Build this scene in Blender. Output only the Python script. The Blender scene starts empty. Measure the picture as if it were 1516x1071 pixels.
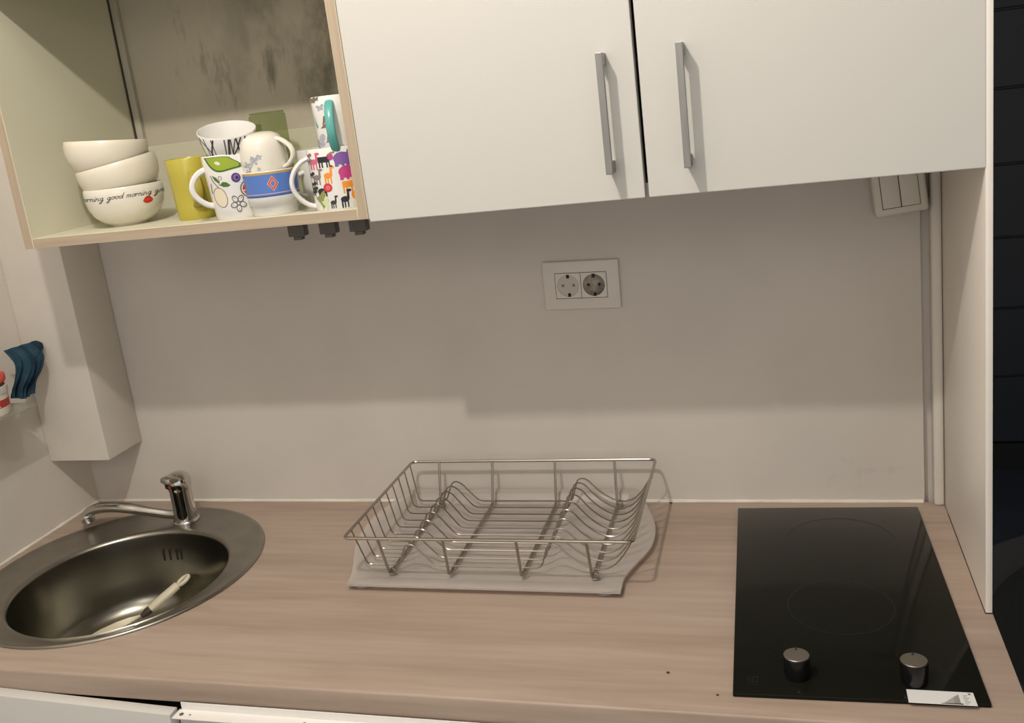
import bpy, bmesh, math, random
from mathutils import Vector, Matrix, Quaternion
random.seed(7)
S = bpy.context.scene
COL = S.collection
PI = math.pi
TOPZ = 0.90          # worktop height above the floor; everything below is written with z = 0 on the worktop

# ---------------------------------------------------------------- materials
def mat(name, col, rough=0.5, metal=0.0, spec=0.5, coat=0.0, noise=0.0, nscale=20.0, bump=0.0, bscale=200.0, stretch=(1,1,1)):
    m = bpy.data.materials.new(name); m.use_nodes = True
    nt = m.node_tree; b = nt.nodes['Principled BSDF']
    b.inputs['Base Color'].default_value = (*col, 1)
    b.inputs['Roughness'].default_value = rough
    b.inputs['Metallic'].default_value = metal
    b.inputs['Specular IOR Level'].default_value = spec
    b.inputs['Coat Weight'].default_value = coat
    if noise or bump:
        tc = nt.nodes.new('ShaderNodeTexCoord'); mp = nt.nodes.new('ShaderNodeMapping')
        mp.inputs['Scale'].default_value = stretch
        nt.links.new(tc.outputs['Object'], mp.inputs['Vector'])
    if noise:
        n = nt.nodes.new('ShaderNodeTexNoise'); n.inputs['Scale'].default_value = nscale
        n.inputs['Detail'].default_value = 5
        nt.links.new(mp.outputs['Vector'], n.inputs['Vector'])
        r = nt.nodes.new('ShaderNodeValToRGB')
        r.color_ramp.elements[0].position = 0.3; r.color_ramp.elements[1].position = 0.7
        r.color_ramp.elements[0].color = (*[c*(1-noise) for c in col], 1)
        r.color_ramp.elements[1].color = (*[min(1, c*(1+noise)) for c in col], 1)
        nt.links.new(n.outputs['Fac'], r.inputs['Fac'])
        nt.links.new(r.outputs['Color'], b.inputs['Base Color'])
    if bump:
        n2 = nt.nodes.new('ShaderNodeTexNoise'); n2.inputs['Scale'].default_value = bscale
        nt.links.new(mp.outputs['Vector'], n2.inputs['Vector'])
        bp = nt.nodes.new('ShaderNodeBump'); bp.inputs['Strength'].default_value = bump; bp.inputs['Distance'].default_value = 0.002
        nt.links.new(n2.outputs['Fac'], bp.inputs['Height'])
        nt.links.new(bp.outputs['Normal'], b.inputs['Normal'])
    return m

def wood(name, c1, c2, c3, rough=0.45, sx=1.6, sy=26.0, axis='x', bands=True):
    m = bpy.data.materials.new(name); m.use_nodes = True
    nt = m.node_tree; N = nt.nodes; L = nt.links; b = N['Principled BSDF']
    b.inputs['Roughness'].default_value = rough; b.inputs['Specular IOR Level'].default_value = 0.35
    tc = N.new('ShaderNodeTexCoord'); mp = N.new('ShaderNodeMapping')
    mp.inputs['Scale'].default_value = (sx, sy, sy) if axis == 'x' else (sy, sy, sx)
    L.new(tc.outputs['Object'], mp.inputs['Vector'])
    n1 = N.new('ShaderNodeTexNoise'); n1.inputs['Scale'].default_value = 1.0; n1.inputs['Detail'].default_value = 6; n1.inputs['Roughness'].default_value = .6
    L.new(mp.outputs['Vector'], n1.inputs['Vector'])
    n2 = N.new('ShaderNodeTexNoise'); n2.inputs['Scale'].default_value = 5.0; n2.inputs['Detail'].default_value = 8
    L.new(mp.outputs['Vector'], n2.inputs['Vector'])
    mx = N.new('ShaderNodeMix'); mx.data_type = 'FLOAT'; mx.inputs[0].default_value = 0.3
    L.new(n1.outputs['Fac'], mx.inputs[2]); L.new(n2.outputs['Fac'], mx.inputs[3])
    r = N.new('ShaderNodeValToRGB')
    e = r.color_ramp.elements
    e[0].position = .32; e[0].color = (*c1, 1)
    e[1].position = .66; e[1].color = (*c3, 1)
    k = e.new(.5); k.color = (*c2, 1)
    L.new(mx.outputs[0], r.inputs['Fac']); L.new(r.outputs['Color'], b.inputs['Base Color'])
    return m

M = {}
M['wall'] = mat('wall_paint', (.60,.56,.515), .85, spec=.25, noise=.03, nscale=3, bump=.08, bscale=60)
M['plaster'] = mat('plaster', (.66,.615,.55), .85, spec=.25, noise=.05, nscale=7, bump=.15, bscale=45)
M['trimwhite'] = mat('trim_white', (.70,.66,.60), .5)
M['sealant'] = mat('sealant', (.72,.68,.60), .45, noise=.12, nscale=14)
M['ceiling'] = mat('ceiling_paint', (.75,.73,.70), .9)
M['laminate'] = mat('white_laminate', (.566,.556,.520), .32, spec=.45)
M['panelwhite'] = mat('panel_laminate', (.85,.80,.73), .3, spec=.5)
M['cream'] = mat('cream_melamine', (.60,.58,.45), .5, spec=.35)
M['seam'] = mat('dark_seam', (.05,.043,.028), .8)
M['batten'] = mat('grey_batten', (.44,.41,.33), .7)
M['wood'] = wood('beech_worktop', (.320,.240,.188), (.395,.308,.248), (.450,.360,.298), .42, 1.3, 17)
M['wood_edge'] = wood('beech_edge', (.36,.285,.205), (.41,.33,.24), (.46,.375,.28), .5, 2.0, 60)
M['wood_edge_v'] = wood('beech_edge_upright', (.36,.285,.205), (.41,.33,.24), (.46,.375,.28), .5, 2.0, 60, 'z')
M['steel'] = mat('brushed_steel', (.255,.245,.205), .26, 1.0, noise=.10, nscale=40, stretch=(1,1,8))
M['steel_flange'] = mat('satin_steel', (.33,.315,.275), .30, 1.0, noise=.10, nscale=22)
M['chrome'] = mat('chrome', (.60,.585,.56), .10, 1.0)
M['wire'] = mat('steel_wire', (.36,.33,.29), .30, 1.0)
M['rimwire'] = mat('polished_wire', (.46,.43,.38), .22, 1.0)
M['handle'] = mat('brushed_aluminium', (.30,.295,.28), .42, 1.0, noise=.06, nscale=30, stretch=(8,8,1))
M['hob'] = mat('black_glass', (.008,.0085,.006), .07, spec=.14)
M['hob_print'] = mat('hob_print', (.013,.0135,.011), .15, spec=.3)
M['knob'] = mat('black_knob', (.006,.006,.006), .22, spec=.4)
M['knobcap'] = mat('spun_metal', (.40,.38,.34), .33, 1.0)
M['dark'] = mat('dark_plastic', (.115,.108,.095), .55)
M['black'] = mat('black_void', (.012,.011,.009), .8)
M['porcelain'] = mat('porcelain', (.72,.69,.60), .16, spec=.5)
M['bowlcream'] = mat('cream_stoneware', (.74,.69,.57), .25, spec=.5)
M['mugwhite'] = mat('mug_white', (.72,.71,.68), .18, spec=.5)
M['yellow'] = mat('yellow_glaze', (.43,.37,.05), .28, spec=.5)
M['yellowdk'] = mat('yellow_glaze_handle', (.36,.29,.04), .28, spec=.5)
M['socket'] = mat('socket_plastic', (.62,.585,.53), .35)
M['soot'] = mat('sooty_plastic', (.20,.175,.145), .7, noise=.75, nscale=55)
M['socketin'] = mat('socket_recess', (.50,.46,.41), .5)
M['switch'] = mat('switch_plastic', (.68,.64,.57), .4)
M['teal_cloth'] = mat('teal_cloth', (.045,.10,.15), .9, spec=.1, noise=.35, nscale=30, bump=.5, bscale=300)
M['sponge'] = mat('sponge_red', (.62,.12,.08), .95, spec=.1, noise=.2, nscale=60, bump=.6, bscale=400)
M['tub'] = mat('tub_white', (.70,.66,.55), .4)
M['tublid'] = mat('tub_clear_band', (.55,.54,.52), .35)
M['redlabel'] = mat('red_label', (.40,.03,.025), .45)
M['ink'] = mat('ink', (.035,.032,.03), .5)
M['greyink'] = mat('grey_ink', (.17,.155,.15), .5)
M['sticker'] = mat('sticker_paper', (.74,.745,.735), .5)
M['tool'] = mat('tool_cream', (.72,.66,.50), .4)
M['toolblade'] = mat('tool_blade', (.66,.61,.46), .4)
M['toolcollar'] = mat('tool_collar', (.05,.04,.03), .4)
M['floor'] = mat('floor_dark', (.020,.026,.040), .6, noise=.25, nscale=3)  # floor to rug: near-black tones also carry the far room's lack of light
M['navy'] = mat('navy_panel', (.013,.017,.025), .5)
M['navybase'] = mat('black_skirting', (.004,.005,.006), .5)
M['rug'] = mat('dark_rug', (.010,.011,.011), .95, noise=.3, nscale=80)
M['rugrim'] = mat('grey_rug_border', (.055,.055,.058), .95)
M['front'] = mat('base_front', (.62,.61,.58), .4)
M['bracket'] = mat('white_bracket', (.80,.78,.75), .4)
M['room'] = mat('room_wall', (.58,.54,.48), .9)

def decal(name, col, rough=.25):
    if name not in M: M[name] = mat('glaze_'+name, col, rough)
    return M[name]
for n, c in dict(green=(.25,.36,.025), dkgreen=(.06,.16,.03), pear=(.30,.40,.03), purple=(.20,.10,.34), violet=(.07,.05,.17), navy=(.03,.03,.12), pink=(.62,.13,.22),
                 magenta=(.50,.05,.21), orange=(.78,.28,.03), red=(.55,.04,.025), brown=(.19,.14,.11), grey=(.22,.19,.19), blue=(.09,.19,.52), gold=(.48,.33,.10),
                 teal=(.10,.36,.33), bluegrey=(.38,.40,.46), cream2=(.74,.66,.50), olive=(.26,.28,.10), lightpink=(.68,.42,.42), greenlight=(.55,.66,.36), orangered=(.62,.10,.03)).items():
    decal(n, c)

# clear / translucent things
def glassmat(name, col, fac, rough=.08, tint=None):
    m = bpy.data.materials.new(name); m.use_nodes = True
    nt = m.node_tree; N = nt.nodes; L = nt.links
    b = N['Principled BSDF']; b.inputs['Base Color'].default_value = (*col, 1); b.inputs['Roughness'].default_value = rough
    t = N.new('ShaderNodeBsdfTransparent'); t.inputs['Color'].default_value = (*(tint or [min(1, .35+.9*c) for c in col]), 1)
    x = N.new('ShaderNodeMixShader'); x.inputs[0].default_value = fac
    L.new(t.outputs[0], x.inputs[1]); L.new(b.outputs[0], x.inputs[2])
    L.new(x.outputs[0], N['Material Output'].inputs['Surface'])
    return m
M['trayplastic'] = glassmat('frosted_plastic', (.64,.60,.565), .52, .35)
M['greenglass'] = glassmat('green_glass', (.17,.21,.09), .20, .06, (.80,.85,.68))
M['shelfglass'] = glassmat('shelf_glass', (.55,.55,.50), .35, .08)

# mouldy back wall: paint with grey mould blotches of their own shape, only in the cupboard's patch
def wallback():
    m = bpy.data.materials.new('wall_paint_mould'); m.use_nodes = True
    nt = m.node_tree; N = nt.nodes; L = nt.links; b = N['Principled BSDF']
    b.inputs['Roughness'].default_value = .85; b.inputs['Specular IOR Level'].default_value = .25
    tc = N.new('ShaderNodeTexCoord'); sx = N.new('ShaderNodeSeparateXYZ'); L.new(tc.outputs['Object'], sx.inputs[0])
    def mr(inp, a, c, lo=0., hi=1.):
        n = N.new('ShaderNodeMapRange'); n.interpolation_type = 'SMOOTHSTEP'
        n.inputs[1].default_value = a; n.inputs[2].default_value = c; n.inputs[3].default_value = lo; n.inputs[4].default_value = hi
        L.new(inp, n.inputs[0]); return n.outputs[0]
    def mul(a, c, op='MULTIPLY'):
        n = N.new('ShaderNodeMath'); n.operation = op; n.use_clamp = True
        for i, v in enumerate((a, c)):
            if isinstance(v, (int, float)): n.inputs[i].default_value = v
            else: L.new(v, n.inputs[i])
        return n.outputs[0]
    def noise(scale, st, detail=4, rough=.55, off=(0,0,0)):
        mp = N.new('ShaderNodeMapping'); mp.inputs['Scale'].default_value = st; mp.inputs['Location'].default_value = off
        L.new(tc.outputs['Object'], mp.inputs['Vector'])
        n = N.new('ShaderNodeTexNoise'); n.inputs['Scale'].default_value = scale; n.inputs['Detail'].default_value = detail; n.inputs['Roughness'].default_value = rough
        L.new(mp.outputs['Vector'], n.inputs['Vector']); return n.outputs['Fac']
    blot = mr(noise(6.5, (1.5,1,.8), 5, .62, (.35,0,.2)), .38, .66)
    streak = mr(noise(14, (1.6,1,.5), 5, .6, (2.1,0,.9)), .50, .74)
    rightw = mr(sx.outputs['X'], -1.12, -.76, .12, 1.0)
    blot = mul(blot, rightw)
    allm = mul(blot, mul(streak, .75), 'MAXIMUM')
    reg = mul(mr(sx.outputs['X'], -1.21, -1.08), mr(sx.outputs['Z'], .735, .80))
    reg = mul(reg, mr(sx.outputs['X'], -.655, -.645, 1, 0))
    fac = mul(mul(allm, reg), .88)
    grime = mr(noise(4, (1,1,1), 3), .3, .8, 0, .10)
    spotx = mul(mr(sx.outputs['X'], -.09, .0), mr(sx.outputs['X'], .06, .12, 1, 0))
    spotz = mul(mr(sx.outputs['Z'], .0, .03), mr(sx.outputs['Z'], .06, .13, 1, 0))
    stain = mul(mul(spotx, spotz), mr(noise(30, (1,1,1.5)), .45, .75, 0, .14))
    cr = N.new('ShaderNodeMix'); cr.data_type = 'RGBA'
    cr.inputs[6].default_value = (.60,.56,.515,1); cr.inputs[7].default_value = (.085,.08,.058,1)
    L.new(mul(mul(fac, grime, 'MAXIMUM'), stain, 'MAXIMUM'), cr.inputs[0])
    # duller, slightly yellow tint on the wall patch inside the cupboard
    patch = mul(mul(mr(sx.outputs['X'], -1.245, -1.235), mr(sx.outputs['X'], -.655, -.645, 1, 0)), mr(sx.outputs['Z'], .70, .74))
    c2 = N.new('ShaderNodeMix'); c2.data_type = 'RGBA'; c2.blend_type = 'MULTIPLY'
    L.new(mul(patch, 1.0), c2.inputs[0]); L.new(cr.outputs[2], c2.inputs[6]); c2.inputs[7].default_value = (.84,.82,.72,1)
    L.new(c2.outputs[2], b.inputs['Base Color'])
    return m
M['wallback'] = wallback()

# ---------------------------------------------------------------- mesh helpers
def link(name, bm, mats, parent=None, smooth=True, loc=None, autos=35):
    me = bpy.data.meshes.new(name)
    bmesh.ops.recalc_face_normals(bm, faces=[f for f in bm.faces if not f.tag])
    if smooth:
        for f in bm.faces: f.smooth = True
        lim = math.radians(autos)
        for e in bm.edges:
            if len(e.link_faces) == 2 and e.calc_face_angle(0) > lim: e.smooth = False
    bm.to_mesh(me); bm.free()
    for m in (mats if isinstance(mats, (list, tuple)) else [mats]): me.materials.append(M[m] if isinstance(m, str) else m)
    o = bpy.data.objects.new(name, me); COL.objects.link(o)
    if parent: o.parent = parent
    if loc: o.location = loc
    return o
def thing(name, label, cat, loc=(0,0,0), rot=(0,0,0), group=None):
    o = bpy.data.objects.new(name, None); COL.objects.link(o); o.empty_display_size = .03
    o.location = loc; o.rotation_euler = rot; o['label'] = label; o['category'] = cat
    if group: o['group'] = group
    return o
def tag(o, label, cat, group=None):
    o['label'] = label; o['category'] = cat
    if group: o['group'] = group
    return o
def struct(o): o['kind'] = 'structure'; return o
def box(bm, x0, x1, y0, y1, z0, z1, mi=0, bev=0.0, seg=2, front=None):
    vs = [bm.verts.new((x, y, z)) for x in (x0, x1) for y in (y0, y1) for z in (z0, z1)]
    idx = [(0,1,3,2), (4,6,7,5), (0,4,5,1), (2,3,7,6), (0,2,6,4), (1,5,7,3)]
    fs = [bm.faces.new([vs[i] for i in q]) for q in idx]
    for f in fs: f.material_index = mi
    if front is not None: fs[2].material_index = front      # the -y face
    if bev:
        es = list({e for f in fs for e in f.edges})
        bmesh.ops.bevel(bm, geom=es, offset=bev, segments=seg, profile=.5, affect='EDGES')
    return fs
def bxo(name, x0, x1, y0, y1, z0, z1, m, parent=None, bev=0.0, front=None):
    bm = bmesh.new(); box(bm, x0, x1, y0, y1, z0, z1, 0, bev, 2, front)
    return link(name, bm, m, parent, autos=15)
def lathe(bm, prof, n=48, c=(0,0,0), mi=0, close=False):
    rings = []
    for r, z in prof:
        if r < 1e-6: rings.append([bm.verts.new((c[0], c[1], c[2]+z))])
        else: rings.append([bm.verts.new((c[0]+r*math.cos(2*PI*k/n), c[1]+r*math.sin(2*PI*k/n), c[2]+z)) for k in range(n)])
    if close: rings.append(rings[0])
    for a, b in zip(rings, rings[1:]):
        for k in range(n):
            k2 = (k+1) % n
            if len(a) == 1 and len(b) == 1: continue
            if len(a) == 1: q = [a[0], b[k2], b[k]]
            elif len(b) == 1: q = [a[k], a[k2], b[0]]
            else: q = [a[k], a[k2], b[k2], b[k]]
            f = bm.faces.new(q); f.material_index = mi
def rounded(pts, r, seg=4, closed=False):
    P = [Vector(p) for p in pts]; out = []; n = len(P)
    for i in range(n):
        if not closed and (i == 0 or i == n-1): out.append(P[i]); continue
        a, b, c = P[i-1], P[i], P[(i+1) % n]
        u = (a-b); v = (c-b); rr = min(r, u.length*.45, v.length*.45)
        p0 = b+u.normalized()*rr; p2 = b+v.normalized()*rr
        for k in range(seg+1):
            t = k/seg; out.append((1-t)**2*p0+2*t*(1-t)*b+t*t*p2)
    return out
def tube(bm, pts, r, n=8, closed=False, mi=0, flat=None, up=None):
    """sweep a round (or flat=(a,b) elliptical) section along a polyline; r may be a list"""
    P = [Vector(p) for p in pts]; N = len(P); rings = []
    prev = None
    for i in range(N):
        if closed: t = P[(i+1) % N]-P[i-1]
        else: t = P[min(i+1, N-1)]-P[max(i-1, 0)]
        t.normalize()
        if prev is None:
            h = Vector(up) if up else (Vector((0,0,1)) if abs(t.z) < .9 else Vector((1,0,0)))
            a = (h-t*h.dot(t)).normalized()
        else:
            a = (prev-t*prev.dot(t)).normalized()
        prev = a; b = t.cross(a)
        rr = r[i] if isinstance(r, (list, tuple)) else r
        ra, rb = (rr*flat[0], rr*flat[1]) if flat else (rr, rr)
        rings.append([bm.verts.new(P[i]+a*ra*math.cos(2*PI*k/n)+b*rb*math.sin(2*PI*k/n)) for k in range(n)])
    m = N if closed else N-1
    for i in range(m):
        A, B = rings[i], rings[(i+1) % N]
        for k in range(n):
            f = bm.faces.new([A[k], A[(k+1) % n], B[(k+1) % n], B[k]]); f.material_index = mi
    if not closed:
        for q in (rings[0][::-1], rings[-1]):
            f = bm.faces.new(q); f.material_index = mi
def prism(bm, poly, z0, z1, mi=0):
    a = [bm.verts.new((x, y, z0)) for x, y in poly]; b = [bm.verts.new((x, y, z1)) for x, y in poly]
    n = len(poly)
    for k in range(n):
        f = bm.faces.new([a[k], a[(k+1) % n], b[(k+1) % n], b[k]]); f.material_index = mi
    for q in (a[::-1], b):
        f = bm.faces.new(q); f.material_index = mi
def ell(cx, cy, rx, ry, n=16, a0=0, a1=2*PI, rot=0):
    out = []
    m = n if a1-a0 > 6.2 else n+1
    for k in range(m):
        t = a0+(a1-a0)*k/n; x = rx*math.cos(t); y = ry*math.sin(t)
        out.append((cx+x*math.cos(rot)-y*math.sin(rot), cy+x*math.sin(rot)+y*math.cos(rot)))
    return out
def rect(x0, x1, y0, y1): return [(x0,y0),(x1,y0),(x1,y1),(x0,y1)]
def stroke(pts, w):
    """a poly-line in the plane turned into quads (list of polygons)"""
    out = []
    for (x0,y0), (x1,y1) in zip(pts, pts[1:]):
        dx, dy = x1-x0, y1-y0; l = math.hypot(dx, dy) or 1e-9
        nx, ny = -dy/l*w/2, dx/l*w/2; ex, ey = dx/l*w*.3, dy/l*w*.3
        out.append([(x0-ex+nx,y0-ey+ny),(x0-ex-nx,y0-ey-ny),(x1+ex-nx,y1+ey-ny),(x1+ex+nx,y1+ey+ny)])
    return out
class Surf:
    """a surface of revolution round z; lays flat artwork on it.  u = arc length to the viewer's right of phi0, v = height"""
    def __init__(s, prof, phi0, rref):
        s.p = prof; s.phi0 = phi0; s.rr = rref; s.k = 0; s.boxes = []
    def r(s, z):
        P = s.p
        for (r0,z0), (r1,z1) in zip(P, P[1:]):
            if z0 <= z <= z1 and z1 > z0: return r0+(r1-r0)*(z-z0)/(z1-z0)
        return P[-1][0] if z > P[-1][1] else P[0][0]
    def at(s, u, v, eps):
        t = u/s.rr; g = 1 if t >= 0 else -1; t = abs(t)
        a = s.phi0+g*(math.asin(t) if t <= .9 else math.asin(.9)+(t-.9)*1.5); r = s.r(v)+eps
        return (r*math.cos(a), r*math.sin(a), v)
    def put(s, bm, polys, mi, cuts=0.003):
        s.k += 1; new = []
        for poly in polys:
            xs = [q[0] for q in poly]; ys = [q[1] for q in poly]; b = (min(xs), max(xs), min(ys), max(ys))
            lev = 1+max([l for c, l in s.boxes if c[0] < b[1] and c[1] > b[0] and c[2] < b[3] and c[3] > b[2]], default=0)
            new.append((b, lev)); eps = .00015+.00006*lev
            t = bmesh.new()
            vs = [t.verts.new((x, y, 0)) for x, y in poly]
            try: t.faces.new(vs)
            except ValueError: t.free(); continue
            bmesh.ops.triangulate(t, faces=t.faces[:])
            for _ in range(5):
                es = [e for e in t.edges if e.calc_length() > cuts]
                if not es: break
                bmesh.ops.subdivide_edges(t, edges=es, cuts=1)
                bmesh.ops.triangulate(t, faces=[f for f in t.faces if len(f.verts) > 3])
            s.lay(bm, t, mi, eps); t.free()
        s.boxes += new
    def lay(s, bm, t, mi, eps):
        mp = {v: bm.verts.new(s.at(v.co.x, v.co.y, eps)) for v in t.verts}
        for f in t.faces:
            try: g = bm.faces.new([mp[v] for v in f.verts])
            except ValueError: continue
            g.material_index = mi; g.tag = True
            g.normal_update()
            c = g.calc_center_median()
            if g.normal.dot(Vector((c.x, c.y, 0))) < 0: g.normal_flip()
def text_bm(txt, size, shear=0.0):
    cu = bpy.data.curves.new('lettering', 'FONT'); cu.body = txt; cu.size = size; cu.shear = shear
    cu.align_x = 'CENTER'; cu.resolution_u = 2
    o = bpy.data.objects.new('lettering', cu); COL.objects.link(o)
    dg = bpy.context.evaluated_depsgraph_get(); me = o.evaluated_get(dg).to_mesh()
    t = bmesh.new(); t.from_mesh(me); o.evaluated_get(dg).to_mesh_clear()
    bpy.data.objects.remove(o); bpy.data.curves.remove(cu)
    return t
CAM = Vector((-.0787914504, -1.61703433, .749590124))
def phi_to_cam(x, y): return math.atan2(CAM.y-y, CAM.x-x)

# ---------------------------------------------------------------- setting
XL, XR, XE = -1.5286, .1525, .1610
YF = -.5982
ZF, ZC = -TOPZ, 1.85
# back wall: a thin boarded face in front of the masonry, ending just short of the right-hand panel
struct(bxo('wall_back', XL-.1, .1231, 0, .012, ZF, ZC, 'wallback'))
struct(bxo('wall_back_core', XL-.1, XE, .012, .11, ZF, ZC, 'wall')).name = 'wall_rear'
struct(bxo('wall_left', XL-.1, XL, -3.2, 0, ZF, ZC, 'plaster'))
struct(bxo('floor', XL-.1, 3.0, -3.2, 2.6, ZF-.05, ZF, 'floor'))
struct(bxo('ceiling', XL-.1, 3.0, -3.2, 2.6, ZC, ZC+.05, 'ceiling'))
# plastered pipe casing in the left corner
bm = bmesh.new()
box(bm, XL, -1.386, -.1085, 0, .136, ZC, 0, .004, 2)
struct(link('wall_casing', bm, 'plaster')).name = 'wall_corner'
# beads of sealant along the worktop, corner bead by the right panel
def bead(name, a, b, r, m='sealant'):
    bm = bmesh.new(); a = Vector(a); b = Vector(b); n = 60
    pts = [a.lerp(b, k/n) for k in range(n+1)]
    tube(bm, pts, [r*(1+.12*math.sin(k*1.7)+.1*math.sin(k*.6+1)) for k in range(n+1)], 8)
    return struct(link(name, bm, m))
bead('trim_1', (XL, -.0015, .0015), (.121, -.0015, .0015), .0036)
bead('trim_2', (XL+.001, 0, .0012), (XL+.001, YF, .0012), .0034)
bm = bmesh.new(); box(bm, .1365, .1522, -.016, .0119, 0.0, .592, 0, .0045, 3)
struct(link('trim_3', bm, 'trimwhite'))
# the dark room seen past the right-hand panel
bm = bmesh.new()
zz = ZF+.11
while zz < ZC:
    z1 = min(zz+.268, ZC); box(bm, XE-.3, 3.0, 2.25, 2.30, zz, z1-.006, 0, .003, 1); zz += .268
box(bm, XE-.3, 3.0, 2.262, 2.30, ZF, ZC)
struct(link('wall_far', bm, 'navy'))
struct(bxo('baseboard_far', XE-.3, 3.0, 2.238, 2.2615, ZF, ZF+.108, 'navybase'))
struct(bxo('wall_right', 3.0, 3.05, -3.2, 2.6, ZF, ZC, 'navy'))
rug = thing('rug', 'dark round rug with a grey border on the floor of the unlit room', 'rug', (1.02, 1.02, ZF))
bm = bmesh.new(); lathe(bm, [(0,.012),(.60,.012),(.605,.010),(.605,0),(0,0)], 64); link('pile', bm, 'rug', rug)
bm = bmesh.new(); lathe(bm, [(.605,0),(.605,.010),(.62,.016),(.74,.016),(.75,.008),(.75,0)], 64, close=True)
o = link('border', bm, 'rugrim', rug); o['label'] = 'grey border'

# ---------------------------------------------------------------- worktop with a round cut-out for the sink
SC = (-1.2548, -.2916); SR = .2547
BC = (-1.2281, -.3303); BR = .186
HOLE = .243
bm = bmesh.new()
outer = [(XL+.0012, -.0005), (XL+.0012, YF), (XE, YF), (XE, -.35), (XR-.0008, -.35), (XR-.0008, -.0005)]
n = 64
inner = [(SC[0]+HOLE*math.cos(2*PI*k/n), SC[1]+HOLE*math.sin(2*PI*k/n)) for k in range(n)]
def loop(pts, z):
    v = [bm.verts.new((x, y, z)) for x, y in pts]
    return v, [bm.edges.new((v[i], v[(i+1) % len(v)])) for i in range(len(v))]
TH = .0365
vo, eo = loop(outer, 0); vi, ei = loop(inner, 0)
bmesh.ops.triangle_fill(bm, edges=eo+ei, use_beauty=True)
ret = bmesh.ops.extrude_face_region(bm, geom=bm.faces[:])
for v in [g for g in ret['geom'] if isinstance(g, bmesh.types.BMVert)]: v.co.z = -TH
bm.normal_update()
fe = [e for e in bm.edges if all(abs(v.co.y-YF) < 1e-6 for v in e.verts) and abs(e.verts[0].co.z-e.verts[1].co.z) < 1e-6]
bmesh.ops.bevel(bm, geom=fe, offset=.004, segments=3, profile=.5, affect='EDGES')
wt = link('worktop', bm, 'wood'); tag(wt, 'long beech-look kitchen worktop carrying the sink and the hob', 'worktop')

# ---------------------------------------------------------------- sink
sink = thing('sink', 'round stainless steel sink set in the left end of the worktop', 'sink', (SC[0], SC[1], 0))
bx_, by_ = BC[0]-SC[0], BC[1]-SC[1]
bm = bmesh.new(); n = 96
def ring(t, r, z):      # t: 0 outer circle centre .. 1 basin centre
    return [bm.verts.new((bx_*t+r*math.cos(2*PI*k/n), by_*t+r*math.sin(2*PI*k/n), z)) for k in range(n)]
spec = [(0,.2547,.0004),(0,.2547,.0022),(0,.2525,.0042),(.03,.249,.0046),(.08,.2445,.0032),(.16,.239,.0022),(.75,.2015,.0020),(.88,.1945,.0036),(.96,.190,.0042),(1,.1865,.0030),(1,.1845,-.002)]
rr = [ring(*s_) for s_ in spec]
for a, b in zip(rr, rr[1:]):
    for k in range(n): bm.faces.new([a[k], a[(k+1) % n], b[(k+1) % n], b[k]])
link('flange', bm, 'steel_flange', sink, autos=60)
bm = bmesh.new()
prof = [(.1848,-.0005),(.1835,-.010),(.181,-.04),(.178,-.08),(.174,-.115),(.166,-.136),(.150,-.147),(.138,-.150),(.134,-.1505),(.131,-.154),(.120,-.156),(.046,-.158),(.044,-.160),(.044,-.164)]
lathe(bm, prof, 96, (bx_, by_, 0)); lathe(bm, [(r+.0015, z-.0015) for r, z in prof][::-1], 96, (bx_, by_, 0))
basin = link('basin', bm, 'steel', sink, autos=60)
bm = bmesh.new()
lathe(bm, [(.0438,-.1605),(.040,-.1595),(.036,-.1625),(.012,-.164),(.0,-.1635)], 40, (bx_, by_, 0))
lathe(bm, [(.009,-.1635),(.007,-.157),(0,-.1565)], 20, (bx_, by_, 0))
link('drain', bm, 'steel_flange', sink)
for k, dd in enumerate((-.115, -.045, .035, .085)):
    a = math.radians(97)-dd
    bm = bmesh.new(); box(bm, -.0026, .0026, -.0004, .0030, -.012, .012, 0, .0015, 2)
    o = link('overflow_slot', bm, 'black', sink); r_ = .1798
    o.location = (bx_+r_*math.cos(a), by_+r_*math.sin(a), -.044); o.rotation_euler = (0, 0, a-PI/2)
    if k == 0: o['label'] = 'dark overflow slot'

# ---------------------------------------------------------------- faucet
fx, fy = -1.2465, -.0965
fau = thing('faucet', 'chrome single-lever mixer tap with a long spout behind the sink basin', 'tap', (fx, fy, .0024))
bm = bmesh.new(); lathe(bm, [(0,0),(.0265,0),(.0268,.003),(.0255,.0055),(.0232,.007),(.0232,.009),(0,.009)], 40); link('base_ring', bm, 'chrome', fau)
bm = bmesh.new(); lathe(bm, [(0,.0085),(.0222,.0085),(.0222,.022),(.0212,.028),(.0215,.066),(.0220,.070),(0,.070)], 40); link('body', bm, 'chrome', fau)
bm = bmesh.new()
sp = [(-.008,-.002,.0150),(-.03,-.004,.0160),(-.07,-.010,.0245),(-.11,-.018,.0345),(-.145,-.024,.0405),(-.175,-.029,.0405),(-.195,-.032,.035),(-.2035,-.0335,.028)]
tube(bm, rounded(sp, .02, 3), .0112, 16, flat=(.92,1.1)); link('spout', bm, 'chrome', fau)
bm = bmesh.new(); lathe(bm, [(0,0),(.0128,0),(.0135,.002),(.0135,.014),(.0115,.018),(0,.018)], 28)
o = link('aerator', bm, 'chrome', fau); o.location = (-.2045,-.0337,.013)
lev = bmesh.new()
lathe(lev, [(0,.0705),(.0226,.0705),(.0234,.074),(.0236,.086),(.0215,.095),(.0155,.101),(.006,.1032),(0,.1035)], 40)
a = Vector((-.40,-.92,0))
pts = [Vector((0,0,.093))-a*.006, Vector((0,0,.0935))+a*.008, Vector((0,0,.0945))+a*.018, Vector((0,0,.0945))+a*.027, Vector((0,0,.094))+a*.0315]
tube(lev, pts, [.0125,.0135,.013,.0115,.007], 16, flat=(.62,1.5), up=(0,0,1))
ho = link('lever', lev, 'chrome', fau)
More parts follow.
